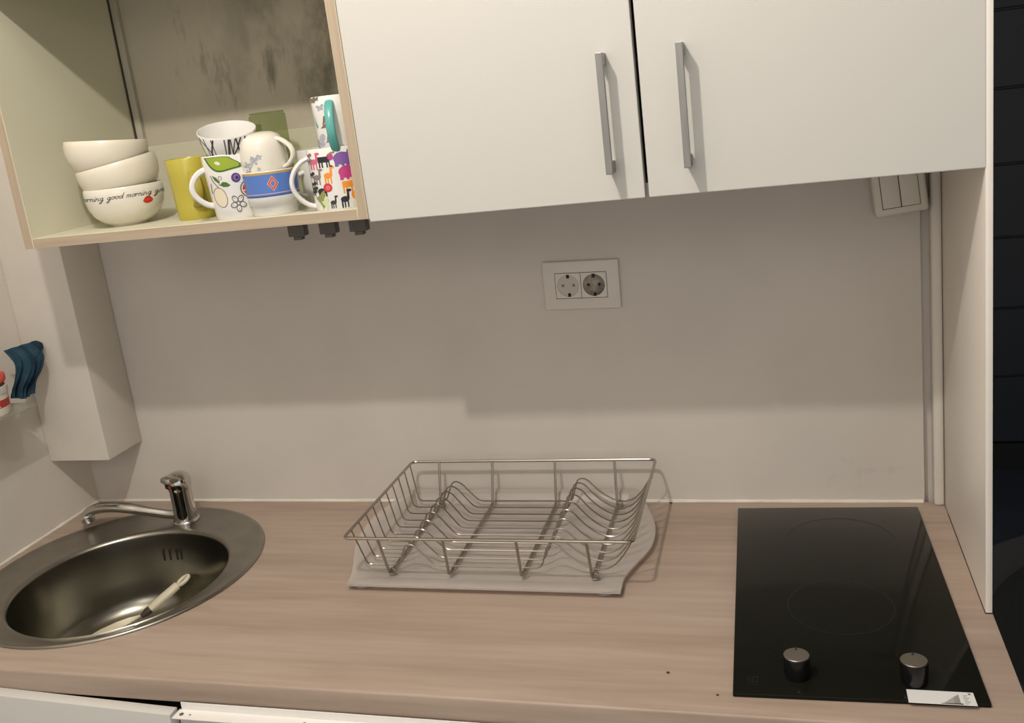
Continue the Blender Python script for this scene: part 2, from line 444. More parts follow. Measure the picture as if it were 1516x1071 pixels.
bm = bmesh.new(); lathe(bm, [(0,0),(.0035,0),(.0033,.0012),(0,.0014)], 16)
o = link('red_mark', bm, 'red', ho); o['label'] = 'red hot-water mark'
o.location = Vector((-.0085,-.0205,.079)); o.rotation_euler = (PI/2, 0, math.atan2(-.92,-.40)+PI/2)
bm = bmesh.new(); box(bm, -.011, .005, -.0012, .0012, -.006, .006, 0, .001)
o = link('grip_recess', bm, 'black', ho); o.location = (-.0095,-.0214,.0815); o.rotation_euler = (0,0,math.atan2(-.92,-.40)+PI/2)
o['label'] = 'dark hollow under the lever'
for c in ho.children:
    if c.name.startswith('red'): c.location = (-.0042,-.0243,.0815)

# ---------------------------------------------------------------- spatula lying in the basin
A = Vector((-1.2262,-.1620,-.088)); B = Vector((-1.283,-.228,-.1285)); Cc = Vector((-1.378,-.297,-.1500))
spat = thing('spatula', 'cream cake spatula leaning inside the steel sink basin', 'spatula', tuple(B))
d = (A-B); L_ = d.length; d.normalize()
side = d.cross(Vector((0,0,1))).normalized(); upn = side.cross(d)
bm = bmesh.new()
tube(bm, [d*t for t in (.012,.02,.045,.075,L_-.020)], [.0090,.0098,.0108,.0105,.0098], 14, flat=(.75,1.0), up=tuple(upn))
ringc = d*(L_-.007)
tube(bm, [ringc+d*(.0125*math.cos(t))+side*(.0085*math.sin(t)) for t in [2*PI*k/20 for k in range(20)]], .0038, 8, closed=True)
link('handle', bm, 'tool', spat)
bm = bmesh.new(); tube(bm, [d*-.008, d*.004, d*.0125], [.0058,.0098,.0096], 14, flat=(.75,1.0), up=tuple(upn))
o = link('collar', bm, 'toolcollar', spat); o['label'] = 'dark brown collar'
d2 = (Cc-B); L2 = d2.length; d2.normalize(); s2 = d2.cross(Vector((0,0,1))).normalized(); u2 = s2.cross(d2)
bm = bmesh.new(); tp, bt = [], []
w = [(0,.0035),(.012,.004),(.03,.0115),(.055,.0165),(.085,.015),(.108,.008),(L2-.002,.0012)]
for t, hw in w:
    for sgn in (-1, 1):
        pass
rows = [[B*0+d2*t+s2*hw+u2*.0009, d2*t-s2*hw+u2*.0009, d2*t-s2*hw-u2*.0009, d2*t+s2*hw-u2*.0009] for t, hw in w]
rv = [[bm.verts.new(p) for p in r_] for r_ in rows]
for a_, b_ in zip(rv, rv[1:]):
    for k in range(4): bm.faces.new([a_[k], a_[(k+1) % 4], b_[(k+1) % 4], b_[k]])
bm.faces.new(rv[0][::-1]); bm.faces.new(rv[-1])
link('blade', bm, 'toolblade', spat)

# ---------------------------------------------------------------- hob
HW, HD, HR = .2893, .5243, .0242
hob = thing('hob', 'narrow black glass hob with two knobs in the right end of the worktop', 'hob', (-.1805, -.0375, 0), (0, 0, HR))
bm = bmesh.new(); box(bm, 0, HW, -HD, 0, 0.0002, .0058, 0, .0014, 2); link('glass_plate', bm, 'hob', hob)
for cx, cy, r in ((.158,-.125,.082),(.142,-.318,.070)):
    bm = bmesh.new(); lathe(bm, [(r-.0006,.0059),(r,.0060),(r+.0004,.0059)], 72, (cx, cy, 0)); o = link('cooking_zone', bm, 'hob_print', hob)
ca, sa = math.cos(-HR), math.sin(-HR)
def hl(x, y):
    x += .1805; y += .0375; return (x*ca-y*sa, x*sa+y*ca)
for kx in (-.0910, .0436):
    x, y = hl(kx, -.5190)
    k = bmesh.new(); lathe(k, [(0,.0058),(.0150,.0058),(.0154,.008),(.0163,.031),(.0161,.0338),(.0150,.0345),(0,.0345)], 40, (x, y, 0)); ko = link('knob', k, 'knob', hob)
    k = bmesh.new(); lathe(k, [(.0149,.0343),(.0152,.0353),(.0146,.0357),(.0105,.0354),(0,.0355)], 40, (x, y, 0)); co = link('knob_cap', k, 'knobcap', ko); co['label'] = 'spun metal cap'
    k = bmesh.new(); lathe(k, [(.0013,.0354),(.0013,.0361),(0,.0361)], 12, (x+.0002, y+.0115, 0)); link('pointer', k, 'black', ko)
# emblem in the lower left corner
bm = bmesh.new(); ex, ey = hl(-.1455, -.5310)
def flat(bm, poly, z, mi=0):
    f = bm.faces.new([bm.verts.new((x, y, z)) for x, y in poly]); f.material_index = mi; f.normal_update()
    if f.normal.z < 0: f.normal_flip()
for q in (rect(-.0075,-.001,.005,.0062), rect(-.0075,-.001,-.0006,.0006), rect(-.0075,-.001,-.0062,-.005)): flat(bm, [(ex+a_, ey+b_) for a_, b_ in q], .0060)
for q in (rect(.0008,.0022,-.006,.006), rect(.0022,.0075,.0048,.006), rect(.0022,.0075,-.006,-.0048), rect(.0064,.0075,.0008,.0048), rect(.0064,.0075,-.0048,-.0008)):
    flat(bm, [(ex+a_, ey+b_) for a_, b_ in q], .0060)
flat(bm, [(ex+a_, ey+b_) for a_, b_ in rect(-.013,.013,-.0105,-.0098)], .0060)
link('emblem', bm, 'hob_print', hob, smooth=False)
# sticker on the glass
bm = bmesh.new()
q = [hl(.0325,-.5355), hl(.1050,-.5355), hl(.1060,-.5608), hl(.0325,-.5612)]
flat(bm, q, .00605, 0)
def sq(u, v):
    a_ = Vector((*q[3], 0)); b_ = Vector((*q[2], 0)); c_ = Vector((*q[1], 0)); d_ = Vector((*q[0], 0))
    return tuple((a_.lerp(b_, u)).lerp(d_.lerp(c_, u), v))[:2]
for k in range(14):
    u = .52+.018*k; hgt = .08+.05*k if k < 13 else .9
    flat(bm, [sq(u,.06), sq(u+.011,.06), sq(u+.011,.06+min(hgt,.74)), sq(u,.06+min(hgt,.74))], .00612, 1 if k > 8 else 2)
flat(bm, [sq(.48,.05), sq(.80,.05), sq(.80,.14), sq(.48,.10)], .00615, 1)
for k in range(8):
    v = .10+.09*k; flat(bm, [sq(.83,v), sq(.83+.05+.02*(k % 3),v), sq(.83+.05+.02*(k % 3),v+.03), sq(.83,v+.03)], .00612, 2)
flat(bm, [sq(.915,.80), sq(.955,.80), sq(.955,.92), sq(.915,.92)], .00612, 2)
o = link('sticker', bm, ['sticker','ink','greyink'], hob, smooth=False); o['label'] = 'white printed sticker'

# ---------------------------------------------------------------- drip tray and dish rack
tray = thing('drip_tray', 'frosted plastic drip tray on the worktop under the wire dish rack', 'tray', (-.57, -.17, 0))
R_ = [(-.3388,-.342),(-.3392,-.325),(-.3400,-.303),(-.3355,-.280),(-.3238,-.243),(-.3104,-.204),(-.3070,-.1586),(-.314,-.1157),(-.3330,-.064),(-.352,-.020),(-.362,-.007)]
Lf = [(-.790,-.007),(-.812,-.040),(-.833,-.100),(-.838,-.150),(-.832,-.200),(-.815,-.245),(-.797,-.290),(-.787,-.325),(-.7855,-.342)]
def smoothen(pts, k=2):
    for _ in range(k):
        o_ = [pts[0]]
        for a_, b_ in zip(pts, pts[1:]): o_ += [tuple(.75*x+.25*y for x, y in zip(a_, b_)), tuple(.25*x+.75*y for x, y in zip(a_, b_))]
        pts = o_+[pts[-1]]
    return pts
out = smoothen(R_)+smoothen(Lf)
cx0, cy0 = -.57, -.17
def lipz(y): return .0125+max(0, (y+.20))/.19*.016
rings = []
def inset(dst):
    res = []; N_ = len(out)
    for i, (x, y) in enumerate(out):
        ax, ay = out[i-1]; bx2, by2 = out[(i+1) % N_]
        tx, ty = bx2-ax, by2-ay; l = math.hypot(tx, ty) or 1
        nx, ny = -ty/l, tx/l
        res.append((x+nx*dst, y+ny*dst))
    return res
bm = bmesh.new()
def rg(d_, zf): return [bm.verts.new((x-cx0, y-cy0, zf(y))) for x, y in inset(d_)]
prof = [(.0, lambda y: lipz(y)-.0035), (.0, lambda y: lipz(y)), (.004, lambda y: lipz(y)+.0012), (.016, lambda y: lipz(y)-.0002), (.024, lambda y: .0115), (.030, lambda y: .0100)]
rings = [rg(d_, z) for d_, z in prof]
low = [rg(.030, lambda y: .0080), rg(.024, lambda y: .0090), rg(.014, lambda y: lipz(y)-.003)]
allr = rings+low+[rings[0]]
for a_, b_ in zip(rings, rings[1:]):
    for k in range(len(a_)): bm.faces.new([a_[k], a_[(k+1) % len(a_)], b_[(k+1) % len(a_)], b_[k]])
for a_, b_ in zip(low, low[1:]+[rings[0]]):
    for k in range(len(a_)): bm.faces.new([a_[k], a_[(k+1) % len(a_)], b_[(k+1) % len(a_)], b_[k]])
bm.faces.new(rings[-1]); bm.faces.new(low[0][::-1])
bmesh.ops.triangulate(bm, faces=[f for f in bm.faces if len(f.verts) > 4])
link('pan', bm, 'trayplastic', tray, autos=50)
for px, py in ((-.765,-.322),(-.365,-.322),(-.80,-.05),(-.36,-.05)):
    bm = bmesh.new(); lathe(bm, [(0,0),(.013,0),(.014,.002),(.0125,.0082),(0,.0082)], 24, (px-cx0, py-cy0, 0)); link('foot', bm, 'trayplastic', tray)

RZ = .0925; FZ = .0205; YB, YFR = -.025, -.339; RX0, RX1 = -.7775, -.3165
rack = thing('dish_rack', 'stainless wire dish rack standing on the frosted drip tray', 'dish rack', (cx0, cy0, .010))
def rl(pts): return [(x-cx0, y-cy0, z-.010) for x, y, z in pts]
bm = bmesh.new()
tube(bm, rounded(rl([(RX0,YB,RZ),(RX1,YB,RZ),(RX1+.003,YFR,RZ),(RX0-.001,YFR,RZ)]), .012, 5, True), .0026, 10, closed=True)
link('rim', bm, 'rimwire', rack)
for i, (xt, xb, xf) in enumerate(((-.7230,-.7225,-.7195),(-.6183,-.6200,-.6100),(-.4995,-.5000,-.4920),(-.3905,-.3880,-.3835))):
    bm = bmesh.new()
    pts = [(xt,YB,RZ+.001),(xb,-.050,FZ-.003),(xb+.002,-.312,FZ-.003),(xf,YFR,RZ+.001)]
    tube(bm, rounded(rl(pts), .006, 4), .0023, 8); so = link('support_wire', bm, 'wire', rack)
    if i in (0, 3):
        for yy in (-.055, -.307):
            bm = bmesh.new(); t_ = [2*PI*k/16 for k in range(16)]
            tube(bm, rl([(xb+.0055+.0050*math.cos(t), yy, .0182+.0050*math.sin(t)) for t in t_]), .0021, 8, closed=True)
            link('foot_loop', bm, 'wire', so)
for k in range(10):
    y = -.046-.0274*k
    t = k/9
    cz = .056+.010*math.sin(PI*min(1, .2+t))+.004*t
    c2 = .060+.012*math.sin(PI*min(1, .2+t))+.004*t
    yl = -.040-.0300*k   # where the wire meets the rim
    pts = [(RX0+.001,yl,RZ-.002),(-.7665,y,.0220),(-.7110,y,.0220),(-.6960,y,cz-.004),(-.6860,y,cz),(-.6760,y,cz-.006),(-.6470,y,.0220),(-.4700,y,.0220),(-.4570,y,c2-.004),(-.4470,y,c2),(-.4370,y,c2-.005)]
    bowl = []
    for q_ in range(1, 12):
        s_ = q_/12; x = -.437+s_*(.437-.3225)
        bowl.append((x, y, .0215+(c2-.0265)*max(0,(1-s_/.55))**2.0+(RZ-.018-.0215)*max(0,(s_-.5)/.5)**2.3))
    pts = pts+bowl+[(RX1-.001, y-.003*t, RZ-.012),(RX1+.001*t, y-.003*t, RZ-.001)]
    bm = bmesh.new(); tube(bm, rounded(rl(pts), .009, 3), .00135, 6); link('wire', bm, 'wire', rack)

# ---------------------------------------------------------------- right end panel
bm = bmesh.new(); box(bm, XR, XE, -.3484, .0118, 0.0004, 1.40, 0, .0010, 2)
ep = link('end_panel', bm, 'panelwhite'); tag(ep, 'tall white end panel standing on the worktop right of the hob', 'panel')

# ---------------------------------------------------------------- open wall cabinet (left)
HB = .5953; SF = -.3307; ZT = 1.33
oc = thing('open_wall_cabinet', 'open white wall cabinet with beech-look edges holding bowls and mugs', 'wall cabinet', (-.955, 0, HB))
def ob(name, x0, x1, y0, y1, z0, z1, mats=('cream','wood_edge'), front=1, bev=.0008):
    return bxo(name, x0+.955, x1+.955, y0, y1, z0-HB, z1-HB, list(mats), oc, bev, front)
ob('side_panel', -1.2600, -1.2424, SF, -.0135, HB, ZT, ('cream','wood_edge_v'))
ob('side_panel', -.6690, -.6535, SF, -.0135, HB, ZT, ('cream','wood_edge_v'))
ob('bottom_panel', -1.2424, -.6690, SF, -.0005, HB, .6115)
ob('shelf', -1.2424, -.6690, SF, -.0135, 1.0000, 1.0165)
ob('top_panel', -1.2424, -.6690, SF, -.0135, ZT-.0165, ZT)
ob('back_rail', -1.2290, -.6690, -.0135, -.0015, .6115, .7300, ('cream','cream'), 0)
ob('back_batten', -1.2400, -1.2270, -.0100, -.0005, .7300, ZT-.0165, ('batten','batten'), 0)
ob('seam', -1.2423, -1.2400, -.0125, -.0005, .6120, ZT-.0165, ('seam','seam'), 0, 0)
zs = .6115

# three dark clips under the cabinet
for k, (x0, x1, lab) in enumerate(((-.8281,-.7998,'leftmost of three dark plastic clips under the open wall cabinet'),(-.7738,-.7461,'middle one of three dark plastic clips under the open wall cabinet'),(-.7229,-.6946,'dark plastic clip under the open wall cabinet nearest the white doors'))):
    t = thing('hanging_clip', lab, 'clip', ((x0+x1)/2, -.245, HB), group='dark clips under the open cabinet')
    w_ = (x1-x0)/2
    bm = bmesh.new(); box(bm, -w_, w_, -.008, .008, -.0270, -.0003, 0, .0012); link('clip_body', bm, 'dark', t)
    bm = bmesh.new(); box(bm, -w_*.5, w_*.5, -.006, .006, -.0330, -.0271, 0, .001); link('tongue', bm, 'dark', t)

# ---------------------------------------------------------------- wall cabinet with two doors
wc = thing('wall_cabinet', 'white two-door wall cabinet above the dish rack and hob', 'wall cabinet', (-.25, 0, .5935))
def wb(name, x0, x1, y0, y1, z0, z1, m='laminate', bev=.0012, par=None):
    return bxo(name, x0+.25, x1+.25, y0, y1, z0-.5935, z1-.5935, m, par or wc, bev)
wb('side_panel', -.6530, -.6370, -.3300, -.0005, .5940, ZT); wb('side_panel', .1345, .1515, -.3300, -.0005, .5940, ZT)
wb('bottom_panel', -.6370, .1345, -.3300, -.0005, .5940, .6100); wb('top_panel', -.6370, .1345, -.3300, -.0005, ZT-.016, ZT)
wb('back_panel', -.6370, .1345, -.0060, -.0005, .6100, ZT-.016)
for x0, x1, hx, hz0, hz1 in ((-.6432,-.2517,-.2907,.6300,.7815),(-.2466,.1535,-.1918,.6290,.7815)):
    dr = wb('door', x0, x1, -.3487, -.3306, .5929, ZT)
    bm = bmesh.new(); X = hx+.25
    y0, y1 = -.3797, -.3717
    box(bm, X-.0043, X+.0043, y0, y1, hz0-.5935, hz1-.5935, 0, .0005)
    for zc in (hz0+.008, hz1-.008): box(bm, X-.0038, X+.0038, y1-.0004, -.3485, zc-.0075-.5935, zc+.0075-.5935, 0, .0005)
    o = link('handle', bm, 'handle', dr, autos=15); o['label'] = 'brushed metal bar handle'

# ---------------------------------------------------------------- socket and switch
sk = thing('power_socket', 'white double wall socket, right outlet blackened by soot', 'socket', (-.4215, 0, .4098), (0, math.radians(1.2), 0))
bm = bmesh.new(); box(bm, -.0670, .0670, -.0075, -.0002, -.0430, .0430, 0, .0022, 3); link('face_plate', bm, 'socket', sk)
for k, xc in enumerate((-.0225, .0225)):
    bm = bmesh.new(); x0, x1 = xc-.0221, xc+.0221
    nn = 32
    ring_o = []
    # square insert with a round well
    sqp = []
    for i in range(nn):
        a_ = 2*PI*(i+.5)/nn; c_, s_ = math.cos(a_), math.sin(a_); m_ = max(abs(c_), abs(s_)); sqp.append((xc+.0219*c_/m_, .0219*s_/m_))
    O0 = [bm.verts.new((x, -.0074, z)) for x, z in sqp]; O1 = [bm.verts.new((x, -.0088, z)) for x, z in sqp]
    I1 = [bm.verts.new((xc+.0192*math.cos(2*PI*(i+.5)/nn), -.0088, .0192*math.sin(2*PI*(i+.5)/nn))) for i in range(nn)]
    for a_, b_ in ((O0, O1), (O1, I1)):
        for i in range(nn): bm.faces.new([a_[i], a_[(i+1) % nn], b_[(i+1) % nn], b_[i]])
    out_o = link('outlet', bm, 'socket', sk)
    if k == 1: out_o['label'] = 'soot-stained outlet'
    bm = bmesh.new()
    lathe(bm, [(.0192,.0087),(.0186,.0076),(0,.0076)], 32)
    bmesh.ops.rotate(bm, verts=bm.verts, cent=(0,0,0), matrix=Matrix.Rotation(PI/2, 3, 'X'))
    for v in bm.verts: v.co.x += xc
    well = link('well', bm, 'soot' if k else 'socketin', out_o)
    for hx in (-.0095, .0095):
        bm = bmesh.new(); lathe(bm, [(0,0),(.0026,0),(.0026,.0006),(0,.0006)], 16)
        o = link('pin_hole', bm, 'black' if k else 'greyink', out_o); o.location = (xc+hx, -.0077, .0005); o.rotation_euler = (PI/2, 0, 0)
    for hz in (-.0165, .0165):
        bm = bmesh.new(); box(bm, -.0024, .0024, -.0095, -.0072, -.0032, .0032, 0, .0006)
        o = link('earth_clip', bm, 'black', out_o); o.location = (xc+(.001 if hz < 0 else 0), 0, hz)
for x0, x1, z0, z1 in ((-.0456,.0456,.0221,.0229),(-.0456,.0456,-.0231,-.0221),(-.0003,.0003,-.0225,.0225),(-.0456,-.0449,-.0225,.0225),(.0449,.0456,-.0225,.0225)):
    bm = bmesh.new(); box(bm, x0, x1, -.00775, -.0070, z0, z1); link('joint', bm, 'ink', sk)

sw = thing('light_switch', 'white double rocker switch on the wall just below the wall cabinet', 'switch', (.0910, 0, .5335), (0, math.radians(-5.5), 0))
bm = bmesh.new(); box(bm, -.0385, .0385, -.0300, -.0003, -.0400, .0400, 0, .0055, 4); link('housing', bm, 'switch', sw)
for x0, x1 in ((-.0265,-.0006),(.0006,.0265)):
    bm = bmesh.new(); box(bm, x0, x1, -.0325 if x0 < 0 else -.0335, -.0295, -.0275, .0290, 0, .001); link('rocker', bm, 'switch', sw)
bm = bmesh.new(); box(bm, -.0275, .0275, -.0303, -.0290, -.0287, .0300); link('rocker_gap', bm, 'ink', sw)

# ---------------------------------------------------------------- crockery
def mug(name, label, cat, x, y, z, prof, th, mats, handle=None, art=None, group=None, rot=None, n=56, hmat=0, phi=None, base_in=.006):
    """prof: outer profile [(r,z)] bottom to top; handle: (angle off viewer, z0, z1, reach, radius, flat)"""
    t = thing(name, label, cat, (x, y, z), group=group)
    if rot: t.rotation_mode = 'QUATERNION'; t.rotation_quaternion = rot
    h = prof[-1][1]
    inner = [(max(r-th, .004), zz+(0 if i else base_in)) for i, (r, zz) in enumerate(prof)]
    inner = [q_ for q_ in inner if q_[1] >= base_in and q_[1] < h-.001]
    full = [(0, .0025), (prof[0][0]-.006, .0025), (prof[0][0]-.004, 0)]+list(prof)+[(prof[-1][0]-th*.25, h+th*.35), (prof[-1][0]-th*.75, h+th*.35), (prof[-1][0]-th, h-.0005)]+inner[::-1]
    full.append((max(inner[0][0]-.006, .002), base_in)); full.append((0, base_in))
    bm = bmesh.new(); lathe(bm, full, n)
    p0 = phi if phi is not None else phi_to_cam(x, y)
    s = Surf(prof, p0, max(r for r, _ in prof))
    if art: art(bm, s)
    link('body', bm, mats, t, autos=50)
    if handle:
        ang, z0, z1, reach, rad, fl = handle
        a_ = p0+ang; c_, s_ = math.cos(a_), math.sin(a_)
        r0, r1 = s.r(z0), s.r(z1); pts = []
        for k in range(17):
            u = k/16; zz = z1+(z0-z1)*u
            rr_ = (r1+(r0-r1)*u)-.0015+reach*(math.sin(PI*u)**.62)
            zz += (h*.0)*(1-u)
            pts.append((rr_*c_, rr_*s_, zz))
        bm = bmesh.new(); tube(bm, pts, rad, 10, flat=fl, up=(-s_, c_, 0))
        link('handle', bm, mats[hmat] if isinstance(hmat, int) else hmat, t)
    return t
def qrot(axis, deg): return Quaternion(Vector(axis).normalized(), math.radians(deg))
def tocam(x, y): return Vector((CAM.x-x, CAM.y-y, 0)).normalized()

# bowls
BP = [(.0290,0),(.0300,.003),(.0420,.0085),(.0530,.0190),(.0600,.0320),(.0628,.0450),(.0632,.0540),(.0625,.0625)]
LET = dict(m=(1.05, [[(0,0),(.05,1),(.05,.7),(.3,1),(.42,.8),(.42,0)],[(.42,.7),(.65,1),(.8,.8),(.82,.05),(1.0,.1)]]), o=(.82, [[(.6,.85),(.35,1),(.1,.75),(.05,.35),(.3,0),(.6,.25),(.68,.7),(.5,.95),(.8,.85)]]),
    r=(.62, [[(0,0),(.05,1),(.05,.65),(.25,.95),(.5,.9)]]), n=(.80, [[(0,0),(.05,1),(.05,.65),(.3,1),(.48,.8),(.52,.05),(.75,.1)]]), i=(.36, [[(.05,1),(.06,.05),(.3,.1)],[(.08,1.5),(.12,1.62)]]),
    g=(.86, [[(.62,.85),(.35,1),(.08,.7),(.1,.2),(.35,.05),(.62,.5),(.66,1),(.62,-.6),(.4,-1.1),(.1,-.9),(.5,-.3),(.85,.1)]]), d=(.92, [[(.6,.85),(.35,1),(.08,.7),(.1,.2),(.35,.0),(.62,.4),(.75,2.0),(.70,.1),(.92,.1)]]))
def script(bm, s, word, x, y, sx, sy, w):
    for ch in word:
        adv, ss = LET[ch]
        for st in ss: s.put(bm, stroke([(x+(px+.30*py)*sx, y+py*sy) for px, py in st], w), 1)
        x += adv*sx
    return x
def lips(bm, s):
    x = -.0720
    for wd in ('morning','good','morning','good'):
        x = script(bm, s, wd, x, .0468, .0073, .0043, .00085)+.0050
    L = [ell(0,0,.0080,.0054,18,PI,2*PI)+[(.0080,0)], [(-.0080,0),(-.0046,.0044),(-.0020,.0062),(0,.0050),(.0020,.0060),(.0050,.0038),(.0080,0),(0,.0006)]]
    s.put(bm, [[(x+.0345, y+.0382) for x, y in q] for q in L], 2)
    s.put(bm, [[(.0290,.0392),(.0345,.0400),(.0400,.0388),(.0345,.0384)]], 3)
bx, by = -1.1215, -.238
tc_ = tocam(bx, by)
mug('bowl', 'cream bowl lettered good morning with red lips, bottom of the bowl stack', 'bowl', bx, by, zs, BP, .0042, ['porcelain','ink','red','orangered'], art=lips, group='stacked cream bowls', base_in=.008)
BP2 = [(r*1.03, z) for r, z in BP]
def bowl_up(rimx, rimz, deg, label, y):
    q_ = qrot(tocam(rimx, y), deg); up = q_ @ Vector((0,0,1)); c = Vector((rimx, y, rimz))-up*.0625
    return mug('bowl', label, 'bowl', c.x, c.y, c.z, BP2, .0042, ['bowlcream'], group='stacked cream bowls', rot=q_, base_in=.008)
B2 = bowl_up(-1.1265, .7135, 9, 'plain cream bowl tilted in the middle of the bowl stack', -.238)
B3 = bowl_up(-1.1360, .7490, -5, 'plain cream bowl on top of the bowl stack', -.238)

# yellow mug
yx, yy = -.9830, -.250
mug('mug', 'tall plain yellow mug behind the fruit-patterned mug', 'mug', yx, yy, zs, [(.0285,0),(.0300,.003),(.0312,.020),(.0330,.060),(.0352,.0960)], .003, ['yellow','yellowdk'],
    handle=(.12, .022, .074, .020, .0085, (1.0,.45)), hmat=1)
# fruit mug
def fruit(bm, s):
    W_ = .004
    # pear half at the rim
    pear = [(-.0385,.0955),(-.004,.0955),(.002,.0900),(.010,.0850),(.0150,.0805),(.0135,.0765),(.005,.0755),(-.006,.0740),(-.018,.0720),(-.027,.0740),(-.034,.0820)]
    pear = smoothen(pear+pear[:1]); s.put(bm, [pear], 1); s.put(bm, [[(x*.88-.0018, (y-.085)*.84+.0857) for x, y in pear]], 2)
    s.put(bm, [ell(-.0205,.0860,.0042,.0026,12,rot=-.4)], 0)
    # blueberry
    s.put(bm, [ell(.0025,.0620,.0072,.0072,20)], 3); s.put(bm, [ell(.0032,.0626,.0046,.0046,14)], 11); s.put(bm, [ell(.0040,.0620,.0022,.0022,10)], 4)
    # pomegranate
    s.put(bm, [ell(.0205,.0440,.0145,.0135,24)], 5); s.put(bm, [ell(.0210,.0440,.0128,.0118,24)], 7); s.put(bm, [ell(.0212,.0440,.0112,.0102,24)], 10)
    for k in range(6):
        a_ = k*PI/3+.3; s.put(bm, stroke([(.0212,.0440),(.0212+.0108*math.cos(a_),.0440+.0100*math.sin(a_))], .0018), 7)
    # apple with leaf
    ap = ell(-.0270,.0350,.0105,.0155,24,rot=.12)
    s.put(bm, [ap], 6); s.put(bm, [[(-.0270+(x+.0270)*.90, .0350+(y-.0350)*.93) for x, y in ap]], 7)
    s.put(bm, [[(-.0240,.0535),(-.0190,.0580),(-.0130,.0570),(-.0075,.0520),(-.0120,.0500),(-.0190,.0505)]], 1); s.put(bm, [[(-.0225,.0535),(-.0190,.0565),(-.0130,.0555),(-.0095,.0522),(-.0130,.0510),(-.0190,.0515)]], 8)
    s.put(bm, stroke([(-.0350,.0680),(-.0330,.0600),(-.0290,.0530),(-.0260,.0490)], .0013), 6)
    s.put(bm, [[(-.0330,.0690),(-.0270,.0650),(-.0235,.0590),(-.0245,.0560),(-.0300,.0610)]], 8)
    s.put(bm, stroke([(x, y) for x, y in ell(-.0215,.0640,.0026,.0026,12,-1.5,3.8)]+[(-.0235,.0580),(-.0250,.0530)], .0008), 6)
    # grey flower of drops
    for k in range(5):
        a_ = PI/2+k*2*PI/5+.6; cx, cy = -.0005+.0078*math.cos(a_), .0240+.0078*math.sin(a_)
        e_ = ell(cx, cy, .0062, .0046, 16, rot=a_); s.put(bm, [e_], 9)
        s.put(bm, [[(cx+(x-cx)*.68, cy+(y-cy)*.62) for x, y in e_]], 0)
        s.put(bm, [ell(cx+.0015*math.cos(a_), cy+.0015*math.sin(a_), .0010, .0008, 8)], 9)
    s.put(bm, stroke([(-.0385,.0420),(-.0370,.0560)], .0012), 6)
frx, fry = -.8825, -.289
mug('mug', 'white mug patterned with fruit, a green pear at its rim', 'mug', frx, fry, zs, [(.0345,0),(.0360,.003),(.0380,.020),(.0412,.060),(.0435,.0965)], .003,
    ['mugwhite','dkgreen','pear','violet','navy','brown','brown','cream2','dkgreen','greyink','red','purple'], handle=(-1.42, .022, .078, .0255, .0046, (.95,1.0)), art=fruit)
# cup with black lines, tipped forward in the fruit mug
def lines(bm, s):
    rnd = random.Random(3)
    for k in range(30):
        u = -.115+.230*k/29+rnd.uniform(-.003,.003); d_ = rnd.uniform(-.012,.012); w_ = rnd.choice((.0009,.0014,.0022))
        c_ = rnd.uniform(-.004,.004)
        s.put(bm, stroke([(u,.006),(u+d_*.4+c_,.030),(u+d_*.8+c_,.050),(u+d_,.0715)], w_), rnd.choice((1,1,2)))
    s.put(bm, stroke([(-.0420,.0715),(-.030,.05),(-.022,.02)], .0016), 1); s.put(bm, stroke([(-.022,.0715),(-.030,.05),(-.036,.02)], .0020), 1)
    s.put(bm, stroke([(.018,.0715),(.012,.055),(-.002,.035),(-.014,.02)], .0022), 1)
q_ = qrot(Vector((0,0,1)).cross(tocam(frx, fry)), 17); up = q_ @ Vector((0,0,1))
c = Vector((-.8735,-.301,.7435))-up*.073
mug('cup', 'white cup with black streaky lines tipped forward on the fruit mug', 'cup', c.x, c.y, c.z, [(.0195,0),(.0210,.003),(.0290,.020),(.0370,.045),(.0440,.0730)], .0025, ['mugwhite','ink','greyink'], art=lines, rot=q_)
# blue band cup
def blueband(bm, s):
    P = lambda u0, u1, v0, v1: [rect(u0, u1, v0, v1)]
    for k in range(14):
        u0 = -.13+.26*k/14; u1 = -.13+.26*(k+1)/14
        s.put(bm, P(u0,u1,.0290,.0620), 1); s.k -= 1
        s.put(bm, P(u0,u1,.0622,.0655), 2); s.k -= 1
    for k in range(14):
        u0 = -.13+.26*k/14; u1 = -.13+.26*(k+1)/14
        s.put(bm, P(u0,u1,.0330,.0340), 5); s.k -= 1
    s.k += 1
    for k in range(14):
        u0 = -.13+.26*k/14; u1 = -.13+.26*(k+1)/14
        s.put(bm, P(u0,u1,.0296,.0305), 4); s.k -= 1
    s.k += 1
    for um in (-.078, .0015, .081):
        for hw, hh, mi in ((.0088,.0115,6),(.0078,.0104,3),(.0046,.0062,6),(.0036,.0050,1)):
            s.put(bm, [[(um-hw,.0480),(um,.0480-hh),(um+hw,.0480),(um,.0480+hh)]], mi)
bcx, bcy = -.8204, -.2895
mug('cup', 'white stacking cup with a blue band and red diamond', 'cup', bcx, bcy, zs, [(.0330,0),(.0345,.002),(.0350,.0150),(.0392,.0185),(.0398,.0300),(.0418,.0655)], .003,
    ['mugwhite','blue','gold','orangered','navy','lightpink','lightpink'], art=blueband)
